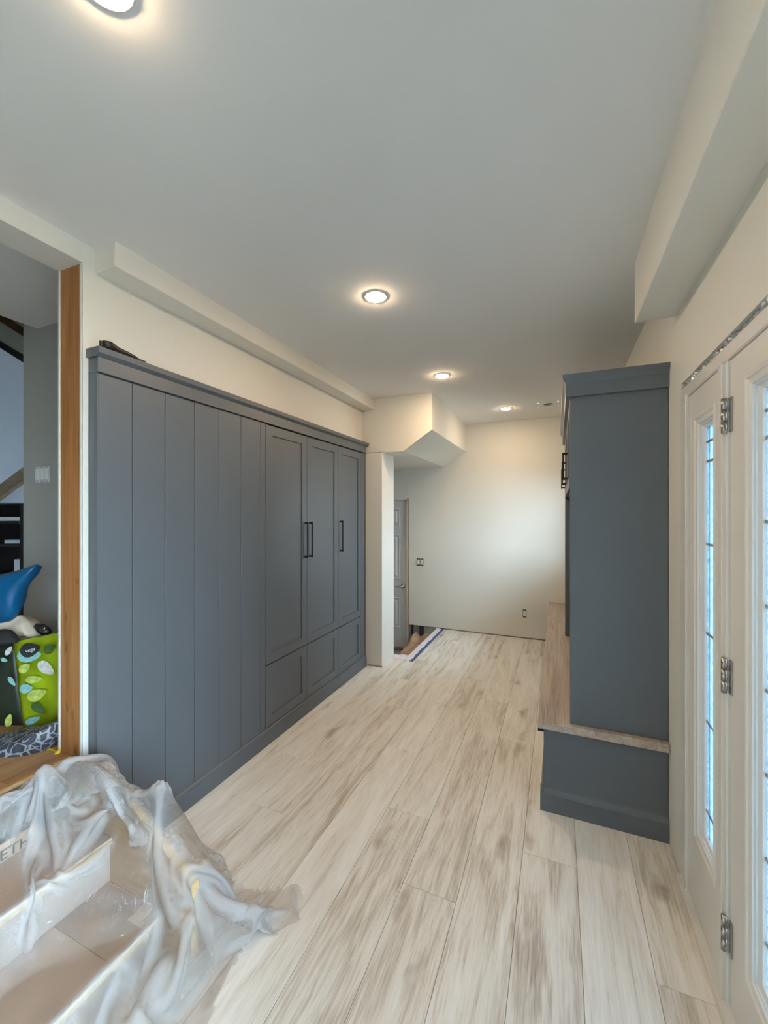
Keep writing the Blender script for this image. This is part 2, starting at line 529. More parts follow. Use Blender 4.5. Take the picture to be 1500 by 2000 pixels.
def text_mesh(name, body, size, mat, parent, origin, right, up, extrude=0.0006):
    cu = bpy.data.curves.new(name, 'FONT')
    cu.body = body
    cu.size = size
    cu.extrude = extrude
    cu.align_x = 'CENTER'; cu.align_y = 'CENTER'
    tmp = bpy.data.objects.new(name + '_tmp', cu)
    COL.objects.link(tmp)
    dg = bpy.context.evaluated_depsgraph_get()
    me = bpy.data.meshes.new_from_object(tmp.evaluated_get(dg))
    bpy.data.objects.remove(tmp, do_unlink=True)
    bm = bmesh.new(); bm.from_mesh(me)
    r, u = Vector(right).normalized(), Vector(up).normalized()
    n = r.cross(u)
    M4 = Matrix((r, u, n)).transposed()
    for v in bm.verts:
        v.co = M4 @ v.co + Vector(origin)
    return from_bm(name, bm, mat, parent)

# ------------------------------------------------------------------ main dimensions (metres)
XR, XL = 0.47, -1.80          # right and left wall faces
YF, YB = 5.195, -3.0          # far and rear wall faces
ZC = 2.63                     # ceiling
LAND = 0.50                   # raised hall floor
HZC = 2.93                    # hall ceiling

# ------------------------------------------------------------------ floor with planks
floor = empty('floor', (0, 0, 0), 'light oak plank floor of the room', kind='structure')
boxes('subfloor', [((-2.75, YB, -0.08), (XR + 0.16, 4.03, -0.006)), ((-1.45, 4.03, -0.08), (XR + 0.16, YF + 0.1, -0.006))], 'ply', floor)
PW, PL = 0.22, 1.80
ROWS = {-1.686: 2.128, -1.466: 1.70, -1.246: 2.98, -1.026: 2.456, -0.806: 1.95, -0.586: 1.575, -0.366: 2.84, -0.146: 1.93, 0.074: 2.55, 0.294: 1.56, -1.906: 1.3}
plank_cache = {}
def plank(x0, x1, y0, y1):
    key = (round(x1-x0, 3), round(y1-y0, 3))
    if key not in plank_cache:
        bm = bmesh.new()
        g = 0.0006
        hx, hy = key[0]/2 - g, key[1]/2 - g
        add_box(bm, (-hx, -hy, -0.006), (hx, hy, 0.0))
        top = [e for e in bm.edges if all(abs(v.co.z) < 1e-6 for v in e.verts)]
        bmesh.ops.bevel(bm, geom=top, offset=0.0012, segments=1, affect='EDGES')
        me = bpy.data.meshes.new('plank')
        bm.to_mesh(me); bm.free()
        me.materials.append(MAT['floor'])
        plank_cache[key] = me
    o = bpy.data.objects.new('plank', plank_cache[key])
    o.location = ((x0+x1)/2, (y0+y1)/2, 0)
    o.parent = floor
    COL.objects.link(o)
for xs, j in ROWS.items():
    x0, x1 = max(xs, -1.80), min(xs + PW, XR)
    y = j
    while y > YB: y -= PL
    while y < YF:
        a, b = max(y, YB), min(y + PL, YF)
        y += PL
        if b - a < 0.02: continue
        lim = -1.45                       # stairwell opening beyond the stub wall
        if x1 <= lim + 0.001:
            b = min(b, 4.03)
            if b > a + 0.02: plank(x0, x1, a, b)
        elif x0 < lim:
            if a < 4.03 < b:
                plank(x0, x1, a, 4.03); plank(lim, x1, 4.03, b)
            elif b <= 4.03: plank(x0, x1, a, b)
            else: plank(lim, x1, a, b)
        else:
            plank(x0, x1, a, b)

# ------------------------------------------------------------------ ceiling with can hole and soffits
ceiling = empty('ceiling', (0, 0, ZC), 'flat white ceiling with one open round hole', kind='structure')
hx, hy, hr, hs = -0.094, 4.556, 0.052, 0.10
bm = bmesh.new()
for lo, hi in (((-2.9, YB-0.1, ZC), (XR+0.2, hy-hs, ZC+0.1)), ((-2.9, hy+hs, ZC), (XR+0.2, YF+0.15, ZC+0.1)),
               ((-2.9, hy-hs, ZC), (hx-hs, hy+hs, ZC+0.1)), ((hx+hs, hy-hs, ZC), (XR+0.2, hy+hs, ZC+0.1))):
    add_box(bm, lo, hi)
n = 32
inner, outer, up = [], [], []
for i in range(n):
    a = 2*math.pi*(i+0.5)/n
    c, s = math.cos(a), math.sin(a)
    k = hs / max(abs(c), abs(s))
    inner.append(bm.verts.new((hx+hr*c, hy+hr*s, ZC)))
    up.append(bm.verts.new((hx+hr*c, hy+hr*s, ZC+0.014)))
    outer.append(bm.verts.new((hx+k*c, hy+k*s, ZC)))
for i in range(n):
    j = (i+1) % n
    bm.faces.new((inner[i], inner[j], outer[j], outer[i]))
    bm.faces.new((inner[i], inner[j], up[j], up[i]))
from_bm('ceiling_board', bm, 'ceiling', ceiling)
lathe('hole_cavity', [(hr+0.02, 0.0), (hr+0.02, 0.13), (0, 0.13)], (hx, hy, ZC+0.015), 'hole', ceiling, 24)
box('soffit', (XL-0.05, 1.113, 2.529), (-1.67, 3.69, ZC+0.01), 'wall', ceiling, 0.003)
box('soffit', (0.316, YB, 2.367), (XR+0.05, 2.13, ZC+0.01), 'wall', ceiling, 0.003)
prism('bulkhead', [(-2.9, ZC+0.01), (-1.08, ZC+0.01), (-1.08, 2.287), (-1.365, 2.103), (-2.9, 2.103)], 'Y', 3.68, YF+0.02, 'wall', ceiling)

# ------------------------------------------------------------------ walls
wl = empty('wall_left', (XL, 1.0, 0), 'cream wall above the built-in cabinets', kind='structure')
box('header', (-1.958, -0.5, 2.546), (XL, 1.063, ZC), 'wall', wl)
box('upper_wall', (-1.958, 1.0635, 2.10), (XL, 3.68, ZC), 'wall', wl)
box('rear_wall', (-1.958, YB-0.1, -0.02), (XL, -0.5, ZC), 'wall', wl)
box('drywall_strip', (-1.815, 1.063, LAND), (XL, 1.088, 2.0995), 'drywall', wl)
ws = box('wall_stub', (-2.9, 3.68, -0.4), (-1.585, 3.99, 2.11), 'wall', None, 0.003)
tag(ws, 'narrow cream wall end beside the tall cabinets', kind='structure')
box('drywall_base_edge', (-1.74, 3.674, 0.0), (-1.582, 3.6805, 0.012), 'concrete', ws)

wf = empty('wall_far', (-0.5, YF, 0), 'far wall with outlets, lit by daylight', kind='structure')
boxes('drywall', [((-1.845, YF, 0.012), (XR+0.2, YF+0.1, ZC)), ((-2.9, YF, 1.70), (-1.845, YF+0.1, ZC))], 'wall', wf)
box('light_leak_backing', (-3.0, YF+0.1, -0.5), (XR+0.2, YF+0.13, ZC+0.05), 'concrete', wf)  # added unseen backing; blocks sky light leaking in around the grey door
box('sill_plate', (-1.84, YF+0.02, -0.40), (XR+0.2, YF+0.1, 0.012), 'concrete', wf)
# ragged bottom edge of the plasterboard
bm = bmesh.new()
x = -1.35
rr = random.Random(3)
while x < 0.0:
    w = rr.uniform(0.03, 0.11)
    h = rr.uniform(0.004, 0.016)
    add_box(bm, (x, YF-0.003, 0.0), (x+w*0.7, YF+0.001, h))
    x += w
o = from_bm('torn_paper_edge', bm, 'concrete', wf); o['kind'] = 'stuff'

wr = empty('wall_right', (XR, 1.0, 0), 'cream wall around the glazed doors', kind='structure')
DY0, DY1, DZ = 0.54, 2.045, 2.05
WY0, WY1, WZ0, WZ1 = 4.05, 4.95, 0.95, 2.0
T = 0.16
PY0, PY1, PZ0, PZ1 = -2.7, 0.46, 0.08, 2.10       # added patio glazing behind the viewer, for more daylight
boxes('wall_board', [((XR, YB-0.1, -0.02), (XR+T, PY0, ZC)), ((XR, PY0, PZ1), (XR+T, PY1, ZC)), ((XR, PY0, -0.02), (XR+T, PY1, PZ0)), ((XR, PY1, -0.02), (XR+T, DY0, ZC)), ((XR, DY0, DZ), (XR+T, DY1, ZC)), ((XR, DY1, -0.02), (XR+T, WY0, ZC)),
                     ((XR, WY0, -0.02), (XR+T, WY1, WZ0)), ((XR, WY0, WZ1), (XR+T, WY1, ZC)), ((XR, WY1, -0.02), (XR+T, YF+0.1, ZC))], 'wall', wr)
wb = box('wall_rear', (-1.96, YB-0.1, -0.02), (XR+T, YB, ZC), 'wall')
tag(wb, 'plain wall at the rear of the room', kind='structure')

# window over the open end of the bench (behind the tall locker)
win = empty('window_1', (XR, 4.5, WZ0), 'window over the far end of the bench', kind='structure')
ring('window_frame', 'X', WY0, WY1, WZ0, WZ1, XR+0.10, [(0, -0.05), (0, 0.0), (0.05, 0.0), (0.06, -0.05)], -1, 'trimwhite', win)
box('glass_pane', (XR+0.11, WY0+0.05, WZ0+0.05), (XR+0.114, WY1-0.05, WZ1-0.05), 'clear', win)

pw = empty('window_added', (XR, -1.2, PZ0), 'added unseen patio glazing along the right wall, for daylight', kind='structure')  # added out of view to let extra sky light into the room
for i in range(3):
    a, b = PY0 + (PY1-PY0)*i/3, PY0 + (PY1-PY0)*(i+1)/3
    ring('window_frame', 'X', a, b, PZ0, PZ1, XR+0.10, [(0, -0.05), (0, 0.0), (0.05, 0.0), (0.06, -0.05)], -1, 'trimwhite', pw)
    box('glass_pane', (XR+0.11, a+0.05, PZ0+0.05), (XR+0.114, b-0.05, PZ1-0.05), 'clear', pw)

# outdoor ground
gr = box('ground', (XR+T, -12, -0.30), (16, 18, -0.15), 'patio')
tag(gr, 'grey paved ground outside the glazed doors', kind='structure')

# ------------------------------------------------------------------ glazed door unit
fr = empty('trim_1', (XR, 1.3, 0), 'white frame around the glazed door and sidelight', kind='structure')
FX = XR - 0.004
box('jamb', (FX, 1.945, 0.0), (XR+T, 2.039, 1.9745), 'trimwhite', fr, 0.003)
box('jamb_bead', (FX-0.006, 1.945, 0.03), (FX+0.004, 1.958, 1.985), 'trimwhite', fr, 0.002)
box('jamb', (FX, DY0, 0.0), (XR+T, 0.615, 1.9745), 'trimwhite', fr, 0.003)
box('head', (FX, DY0, 1.975), (XR+T, 2.039, 2.022), 'trimwhite', fr, 0.003)
box('mullion', (FX, 1.535, 0.03), (XR+T, 1.612, 1.9745), 'trimwhite', fr, 0.003)
box('mullion_bead', (FX-0.008, 1.552, 0.03), (FX+0.004, 1.566, 1.976), 'trimwhite', fr, 0.002)
box('threshold', (XR-0.022, DY0, 0.0), (XR+T, 2.034, 0.032), 'trimwhite', fr, 0.005)
# crumpled flashing stuffed in the gap over the head
bm = bmesh.new()
rows = []
rr = random.Random(11)
for i in range(120):
    y = DY0 + (DY1 - DY0)*i/119
    rows.append([bm.verts.new((XR + 0.012 + rr.uniform(-0.010, 0.006), y, z)) for z in (2.021, 2.03, 2.04, 2.052)])
for A, B in zip(rows, rows[1:]):
    for k in range(3):
        bm.faces.new((A[k], A[k+1], B[k+1], B[k]))
from_bm('flashing', bm, 'foil', fr)
box('shim_gap', (XR+0.012, 2.040, 0.0), (XR+T, 2.0445, 2.02), 'concrete', fr)

def glazed_leaf(root, y0, y1, z0, z1, gy0, gy1, gz0, gz1, bars, edge):
    """Slab with a rectangular opening, moulded glazing bead, pane and lead came."""
    X0 = XR + 0.004
    bm = bmesh.new()
    I = 0.04
    for lo, hi in (((X0, y0, z0), (X0+0.045, gy0+I, z1)), ((X0, gy1-I, z0), (X0+0.045, y1, z1)),
                   ((X0, gy0+I, z0), (X0+0.045, gy1-I, gz0+I)), ((X0, gy0+I, gz1-I), (X0+0.045, gy1-I, z1))):
        add_box(bm, lo, hi)
    bmesh.ops.remove_doubles(bm, verts=bm.verts, dist=1e-5)
    from_bm('leaf_frame', bm, 'trimwhite', root)
    prof = [(0.0, 0.0), (0.003, 0.010), (0.010, 0.013), (0.016, 0.012), (0.020, 0.008), (0.034, 0.006), (0.038, -0.004), (0.052, -0.010), (0.055, -0.022)]
    ring('glazing_bead', 'X', gy0, gy1, gz0, gz1, X0, prof, -1, 'trimwhite', root)
    gx = X0 + 0.018
    pane = box('glass_pane', (gx, gy0+0.048, gz0+0.048), (gx+0.005, gy1-0.048, gz1-0.048), 'glass', root)
    a0, a1, b0, b1 = gy0+0.05, gy1-0.05, gz0+0.05, gz1-0.05
    w = 0.004
    for zz in bars:
        box('came_bar', (gx-0.003, a0, zz-w), (gx+0.001, a1, zz+w), 'nickel', pane)
    for yy in (a0+edge, a1-edge):
        box('came_bar', (gx-0.003, yy-w*0.7, b0), (gx+0.001, yy+w*0.7, b1), 'nickel', pane)

sl = empty('window_2', (XR, 1.77, 0.03), 'narrow sidelight with textured leaded glass', kind='structure')
glazed_leaf(sl, 1.616, 1.943, 0.034, 1.973, 1.622, 1.857, 0.31, 1.875, [1.77, 1.70, 1.405, 1.087, 0.77, 0.45], 0.03)
dr = empty('door_1', (XR, 1.07, 0.03), 'white exterior door with textured leaded glass', kind='structure')
glazed_leaf(dr, 0.62, 1.531, 0.036, 1.972, 0.755, 1.402, 0.25, 1.892, [1.78, 1.71]+[1.495-0.216*i for i in range(6)], 0.045)
for hz in (1.81, 1.028, 0.252):
    hg = empty('hinge', (XR, 1.533, hz-0.05))
    hg.parent = dr
    hg.location = wmat(dr).inverted() @ Vector((XR, 1.533, hz-0.05))
    box('hinge_leaf', (XR-0.0015, 1.510, hz-0.05), (XR+0.006, 1.530, hz+0.05), 'nickel', hg, 0.001)
    for k in range(3):
        z0 = hz - 0.052 + k*0.0352
        lathe('hinge_knuckle', [(0, 0), (0.0072, 0), (0.0072, 0.033), (0, 0.033)], (XR-0.010, 1.538, z0), 'nickel', hg, 14)

# ------------------------------------------------------------------ left: wall bed, tall cabinets
CX = -1.75
GAP = 0.0018
def handle(parent, face, sign, y, z0, z1, proj=0.032, w=0.010):
    bm = bmesh.new()
    xf = face
    xb = face + sign*proj
    add_box(bm, (xb - sign*w, y-w/2, z0), (xb, y+w/2, z1))
    for z in (z0 + 0.002, z1 - 0.016):
        add_box(bm, (xf - sign*0.001, y-w/2, z), (xb - sign*w*0.5, y+w/2, z+0.014))
    return from_bm('handle', bm, 'black', parent)

def shaker(name, plane, u0, u1, w0, w1, base, sign, mat, parent, thick=0.02, frame=0.062, rec=0.009):
    bm = bmesh.new()
    ring_faces(bm, plane, u0+GAP, u1-GAP, w0+GAP, w1-GAP, base, [(0, -thick), (0, -0.001), (0.001, 0.0), (frame, 0.0), (frame+0.0015, -rec)], sign)
    return from_bm(name, bm, mat, parent)

bed = empty('wall_bed', (CX-0.2, 1.62, 0), 'slate blue fold-down wall bed front of vertical boards', 'wall bed')
box('carcass', (-1.94, 1.092, 0.0), (CX-0.012, 2.148, 2.099), 'cab', bed)
box('side_stile', (XL-0.02, 1.090, 0.0), (CX+0.001, 1.094, 2.10), 'cab', bed)
BY = [1.094, 1.245, 1.411, 1.584, 1.753, 1.926, 2.10]
for a, b in zip(BY, BY[1:]):
    box('board', (CX-0.012, a+GAP*0.8, 0.106), (CX, b-GAP*0.8, 2.097), 'cab', bed, 0.0016)
box('stile', (CX-0.012, 2.10+GAP*0.5, 0.106), (CX, 2.15-GAP, 2.097), 'cab', bed, 0.0016)

tc1 = empty('tall_cabinet', (CX-0.2, 2.63, 0), 'slate blue tall cabinet with a pair of doors and two drawers', 'cabinet')
box('carcass', (-2.22, 2.152, 0.0), (CX-0.022, 3.105, 2.098), 'cab_in', tc1)
tc2 = empty('tall_cabinet', (CX-0.2, 3.36, 0), 'slate blue tall cabinet with a single door, beside the wall end', 'cabinet')
box('carcass', (-2.22, 3.107, 0.0), (CX-0.022, 3.628, 2.098), 'cab_in', tc2)
box('stile', (CX-0.02, 3.556, 0.106), (CX, 3.628, 2.097), 'cab', tc2, 0.001)
for a, b, root, hy_ in ((2.15, 2.629, tc1, 2.600), (2.629, 3.106, tc1, 2.660), (3.106, 3.556, tc2, 3.140)):
    d_ = shaker('door', 'X', a, b, 0.518, 2.092, CX, 1, 'cab', root)
    handle(d_, CX, 1, hy_, 1.175, 1.445)
    shaker('drawer', 'X', a, b, 0.108, 0.514, CX, 1, 'cab', root)
box('end_filler', (XL-0.02, 3.629, 0.0), (CX-0.013, 3.679, 2.10), 'cab', tc2)

cor = empty('cabinet_cornice', (CX, 2.4, 2.095), 'slate blue cornice along the top of the built-in wall bed', 'cornice')
box('frieze', (XL-0.02, 1.088, 2.099), (CX+0.012, 3.645, 2.160), 'cab', cor, 0.001)
prism('crown', [(XL-0.02, 2.160), (CX+0.014, 2.160), (CX+0.032, 2.172), (CX+0.034, 2.196), (XL-0.02, 2.196)], 'Y', 1.078, 3.660, 'cab', cor)
pli = empty('cabinet_plinth', (CX, 2.4, 0), 'slate blue plinth along the foot of the built-in wall bed', 'plinth')
box('plinth_board', (CX-0.0115, 1.092, 0.0), (CX+0.013, 3.650, 0.085), 'cab', pli, 0.001)
prism('plinth_cap', [(CX-0.0115, 0.085), (CX+0.013, 0.085), (CX+0.009, 0.098), (CX-0.001, 0.105), (CX-0.0115, 0.105)], 'Y', 1.092, 3.650, 'cab', pli)

# ------------------------------------------------------------------ right: bench and locker
BX = -0.068
bn = empty('storage_bench', (0.2, 3.7, 0), 'slate blue bench base with drawers under the wooden seat', 'bench')
box('end_panel', (BX, 2.250, 0.0), (XR-0.002, 2.272, 0.424), 'cab', bn, 0.001)
box('carcass', (BX+0.022, 2.274, 0.0), (XR-0.002, YF-0.004, 0.424), 'cab_in', bn)
nb = 4
for i in range(nb):
    a = 2.274 + (YF-0.006-2.274)*i/nb
    b = 2.274 + (YF-0.006-2.274)*(i+1)/nb
    d_ = shaker('drawer', 'X', a, b, 0.112, 0.420, BX, -1, 'cab', bn)
    bm = bmesh.new()
    yc = a + 0.09 if i == 0 else (a+b)/2
    add_box(bm, (BX-0.03, yc-0.07, 0.372), (BX-0.022, yc+0.07, 0.382))
    for yy in (yc-0.068, yc+0.056):
        add_box(bm, (BX-0.026, yy, 0.372), (BX+0.001, yy+0.012, 0.382))
    from_bm('handle', bm, 'black', d_)
prism('base_moulding', [(2.2505, 0.0), (2.236, 0.0), (2.236, 0.088), (2.241, 0.100), (2.2485, 0.112), (2.2505, 0.128)], 'X', BX-0.016, XR-0.002, 'cab', bn)
prism('base_moulding', [(BX, 0.0), (BX-0.014, 0.0), (BX-0.014, 0.088), (BX-0.009, 0.100), (BX-0.002, 0.112), (BX, 0.128)], 'Y', 2.237, YF-0.004, 'cab', bn)
st = box('timber_worktop', (-0.096, 2.215, 0.424), (XR-0.002, YF-0.003, 0.462), 'seat', None, 0.004, 2)
tag(st, 'long brown wood bench seat running under the tall locker', 'bench top')

LX = 0.055
lk = empty('locker_cabinet', (0.26, 3.0, 0.462), 'slate blue hall locker with upper doors standing on the bench', 'cabinet')
LY0, LY1 = 2.250, 3.84
box('side_panel', (LX, LY0, 0.462), (XR-0.002, LY0+0.02, 2.115), 'cab', lk, 0.001)
box('side_panel', (LX, LY1-0.02, 0.462), (XR-0.002, LY1, 2.115), 'cab', lk, 0.001)
box('back_panel', (XR-0.016, LY0+0.02, 0.462), (XR-0.003, LY1-0.02, 2.115), 'cab', lk)
box('shelf', (LX+0.02, LY0+0.02, 1.640), (XR-0.016, LY1-0.02, 1.660), 'cab', lk)
box('top_board', (LX+0.02, LY0+0.02, 2.095), (XR-0.016, LY1-0.02, 2.115), 'cab', lk)
for i in range(1, 3):
    y = LY0 + 0.02 + (LY1-LY0-0.04)*i/3
    box('divider', (LX+0.03, y-0.009, 0.462), (XR-0.016, y+0.009, 1.640), 'cab', lk)
for i in range(3):
    a = LY0 + 0.02 + (LY1-LY0-0.04)*i/3
    b = LY0 + 0.02 + (LY1-LY0-0.04)*(i+1)/3
    d_ = shaker('door', 'X', a, b, 1.645, 2.088, LX-0.002, -1, 'cab', lk, frame=0.055)
    handle(d_, LX-0.002, -1, b-0.04 if i != 1 else b-0.05, 1.715, 1.885, 0.030)
box('frieze', (LX-0.020, LY0-0.014, 2.093), (XR-0.002, LY1+0.014, 2.158), 'cab', lk, 0.001)
cp = [(0.0, 2.158), (0.006, 2.170), (0.014, 2.182), (0.016, 2.202)]
bm = bmesh.new()
loops = []
for p_, z in cp:
    q = p_ + 0.014
    loops.append([bm.verts.new(v) for v in ((LX-0.006-q, LY0-q, z), (XR-0.002, LY0-q, z), (XR-0.002, LY1+q, z), (LX-0.006-q, LY1+q, z))])
for A, B in zip(loops, loops[1:]):
    for i in range(4):
        bm.faces.new((A[i], A[(i+1) % 4], B[(i+1) % 4], B[i]))
bm.faces.new(loops[0]); bm.faces.new(loops[-1][::-1])
from_bm('crown', bm, 'cab', lk)

# ------------------------------------------------------------------ recessed lights
LIGHTS = [(-0.87, 0.555, 'round recessed ceiling light nearest the viewer, cut by the picture top'),
          (-0.865, 1.925, 'round recessed ceiling light in the middle of the ceiling'),
          (-0.868, 3.25, 'round recessed ceiling light in front of the stair bulkhead'),
          (-0.516, 4.557, 'small round recessed ceiling light nearest the far wall')]
for x, y, lab in LIGHTS:
    r = empty('recessed_light', (x, y, ZC), lab, 'ceiling light', 'recessed ceiling lights')
    lathe('trim_ring', [(0.050, -0.001), (0.052, -0.004), (0.056, -0.004), (0.060, 0.0)], (x, y, ZC), 'white', r, 40)
    lathe('lens', [(0.050, -0.001), (0.046, -0.007), (0.030, -0.011), (0, -0.012)], (x, y, ZC), 'lamp' if y < 4 else 'lamp_low', r, 24)

# ------------------------------------------------------------------ stairwell beside the stub wall
sw = empty('wall_stairwell', (-2.1, 4.6, -0.35), 'recessed landing two steps down by the grey door', kind='structure')
box('landing', (-2.85, 3.99, -0.42), (-1.45, YF+0.02, -0.35), 'concrete', sw)
box('side_wall', (-2.9, 3.98, -0.4), (-2.80, YF+0.05, 2.12), 'wall', sw)
box('step', (-1.73, 4.03, -0.35), (-1.45, YF, -0.175), 'ply', sw)
box('floor_edge', (-1.45, 4.03, -0.35), (-1.43, YF, -0.006), 'ply', sw)
box('floor_edge', (-2.8, 3.991, -0.35), (-1.45, 4.03, -0.006), 'ply', sw)
box('threshold', (-2.72, YF-0.03, -0.35), (-1.84, YF+0.06, -0.325), 'ply', sw, 0.003)
box('framing_post', (-1.815, YF+0.004, -0.33), (-1.785, YF+0.02, 0.008), 'black', sw)
box('framing_post', (-1.70, YF+0.002, -0.17), (-1.64, YF+0.02, 0.0), 'navy', sw)

d2 = empty('door_2', (-2.28, YF+0.03, -0.33), 'grey primed panel door at the foot of the small steps', kind='structure')
DX0, DX1 = -2.69, -1.878
box('leaf', (DX0, YF+0.022, -0.322), (DX1, YF+0.06, 1.678), 'doorgrey', d2, 0.001)
for (a, b) in ((DX0+0.10, DX0+0.36), (DX1-0.36, DX1-0.10)):
    for (c, d_) in ((-0.06, 0.36), (0.60, 1.22), (1.33, 1.57)):
        ring('panel', 'Y', a, b, c, d_, YF+0.022, [(0, -0.001), (0.006, 0.006), (0.014, 0.006), (0.022, -0.001), (0.04, -0.001), (0.055, 0.006)], -1, 'doorgrey', d2, True)
boxes('door_jamb', [((DX1+0.003, YF-0.004, -0.35), (DX1+0.020, YF+0.08, 1.70)), ((DX0, YF-0.004, 1.682), (DX1+0.020, YF+0.08, 1.70))], 'trimwhite', d2)
box('shim', (DX1+0.021, YF-0.006, -0.02), (DX1+0.031, YF+0.02, 1.712), 'pineside', d2)
kx, kz = DX1-0.062, 0.512
lv = lathe('lever', [(0, 0), (0.030, 0), (0.032, 0.006), (0.024, 0.012), (0.012, 0.016), (0.011, 0.045), (0, 0.047)], (kx, YF+0.022, kz), 'nickel', d2, 24, axis='Y')
tube('lever_arm', [(kx, YF-0.022, kz), (kx-0.05, YF-0.024, kz), (kx-0.11, YF-0.022, kz-0.004)], [0.009, 0.008, 0.006], 'nickel', lv)

pp = None
bm = bmesh.new()
nx, ny = 16, 40
g = []
rr = random.Random(5)
for i in range(nx+1):
    row = []
    for j in range(ny+1):
        x = -1.455 - (1.755-1.455)*i/nx
        y = 4.05 + (YF-0.02-4.05)*j/ny
        z = -0.168 + 0.02*abs(mnoise.noise(Vector((x*9, y*5, 3.0)))) + 0.010*mnoise.noise(Vector((x*20, y*14, 1.0)))
        k_ = min(1, max(0, (y - 4.45)/0.6))
        z += 0.10*k_*k_*(3 - 2*k_)*(0.7 + 0.3*math.sin(x*40 + y*9))
        if x < -1.735: z -= (-1.735 - x)*2.0
        row.append(bm.verts.new((x, y, z)))
    g.append(row)
for i in range(nx):
    for j in range(ny):
        bm.faces.new((g[i][j], g[i+1][j], g[i+1][j+1], g[i][j+1]))
o = from_bm('kraft_paper', bm, 'kraft', None, True)
tag(o, 'crumpled brown paper covering the step by the grey door', 'paper')

def strip_mesh(name, pts_a, pts_b, mat, parent=None, amp=0.0, seed=0, cross=5):
    """Ribbon between two polylines, gently crinkled."""
    bm = bmesh.new()
    rows = []
    for pa, pb in zip(pts_a, pts_b):
        row = []
        for k in range(cross+1):
            p = Vector(pa).lerp(Vector(pb), k/cross)
            if amp and 0 < k:
                p += Vector(mnoise.noise_vector(p*22 + Vector((seed, 0, 0))))*amp
                p.z = max(p.z, min(pa[2], pb[2]) + 0.0002)
            row.append(bm.verts.new(p))
        rows.append(row)
    for A, B in zip(rows, rows[1:]):
        for k in range(cross):
            bm.faces.new((A[k], A[k+1], B[k+1], B[k]))
    return from_bm(name, bm, mat, parent, bool(amp))

cv = empty('floor_film', (-1.42, 4.6, 0), 'white film strip around the small stairwell opening', 'film')
ys = [4.0 + (YF-0.01-4.0)*i/50 for i in range(51)]
strip_mesh('top_strip', [(-1.385, y, 0.003) for y in ys], [(-1.455, y, 0.006) for y in ys], 'film_white', cv, 0.006, 1)
strip_mesh('hanging_strip', [(-1.455, y, 0.004) for y in ys], [(-1.463, y, -0.16) for y in ys], 'film_white', cv, 0.010, 2)
xs = [-1.385 - 0.215*i/20 for i in range(21)]
strip_mesh('end_strip', [(x, 3.955 - 0.02*math.sin((x+1.385)*12), 0.003) for x in xs], [(x, 4.045, 0.012) for x in xs], 'film_white', cv, 0.016, 3)
tp = box('masking_tape', (-1.395, 3.94, 0.0005), (-1.358, YF-0.004, 0.0035), 'tape')
tag(tp, 'blue masking tape line along the stairwell opening', 'tape')

# ------------------------------------------------------------------ outlets and switches left open
def device_strap(root, cx, cy, cz, strap='dark'):
    """One yoke with its insert, facing -Y."""
    box('mounting_strap', (cx-0.019, cy-0.006, cz-0.048), (cx+0.019, cy-0.0005, cz+0.048), strap, root, 0.001)
    box('insert', (cx-0.0145, cy-0.013, cz-0.033), (cx+0.0145, cy-0.006, cz+0.033), 'white', root, 0.002)
    for zz in (cz+0.042, cz-0.042):
        lathe('screw', [(0, 0), (0.0035, 0), (0.003, 0.002), (0, 0.0025)], (cx, cy-0.006, zz), 'nickel', root, 10, axis='Y')

s1 = empty('light_switch', (-1.69, YF, 0.86), 'pair of bare white switches without cover plate near the grey door', 'switch')
for k in (-0.5, 0.5):
    device_strap(s1, -1.683 + 0.046*k, YF, 0.856)
o1 = empty('power_outlet', (-0.30, YF, 0.26), 'bare white outlet without cover plate low on the far wall', 'outlet')
device_strap(o1, -0.37, YF, 0.30)

# ------------------------------------------------------------------ black tool on top of the wall bed
tl = empty('utility_knife', (-1.745, 1.17, 2.196), 'black utility knife lying on the cabinet cornice', 'knife')
pts = [(1.10, 2.213), (1.125, 2.216), (1.16, 2.209), (1.20, 2.206), (1.235, 2.203), (1.262, 2.200)]
tube('handle', [(-1.722, y, z) for y, z in pts], [0.014, 0.017, 0.012, 0.011, 0.008, 0.003], 'black', tl, 12)
box('blade_tip', (-1.727, 1.252, 2.1965), (-1.717, 1.285, 2.203), 'dark', tl, 0.001)
box('hang_slot', (-1.727, 1.084, 2.1965), (-1.717, 1.108, 2.222), 'black', tl, 0.004, 2)

# ------------------------------------------------------------------ opening post
po = empty('timber_post', (-1.88, 1.10, LAND), 'raw brown timber post at the edge of the opening', 'post')
box('stud', (-1.945, 1.063, LAND), (-1.813, 1.10, 2.545), 'post', po, 0.002)
box('plasterboard_edge', (-1.958, 1.061, LAND), (-1.946, 1.20, 2.545), 'drywall', po, 0.001)
box('plasterboard_edge', (-1.812, 1.061, LAND), (XL, 1.066, 2.545), 'drywall', po, 0.001)

# ------------------------------------------------------------------ raised hall beyond the opening
hf = empty('floor_hall', (-3.5, 1, LAND), 'brown laminate floor of the raised hall', kind='structure')
box('slab', (-5.3, YB, 0.30), (-1.86, 4.2, LAND-0.008), 'ply', hf)
box('slab_edge', (-1.86, -0.5, 0.30), (-1.767, 1.062, LAND-0.008), 'ply', hf)
box('edge_strip', (-1.874, -0.5, LAND-0.008), (-1.862, 1.06, LAND+0.002), 'pine', hf)
for i in range(12):
    x1 = -1.875 - i*0.19
    for j, (a, b) in enumerate(((YB, -0.4), (-0.4, 0.86), (0.86, 2.12), (2.12, 4.2))):
        sft = (i*0.37) % 0.9
        a2, b2 = (a if a == YB else a + sft), (b if b == 4.2 else b + sft)
        box('laminate_plank', (x1-0.189, a2+0.0005, LAND-0.008), (x1, b2-0.0005, LAND), 'hallfloor', hf)

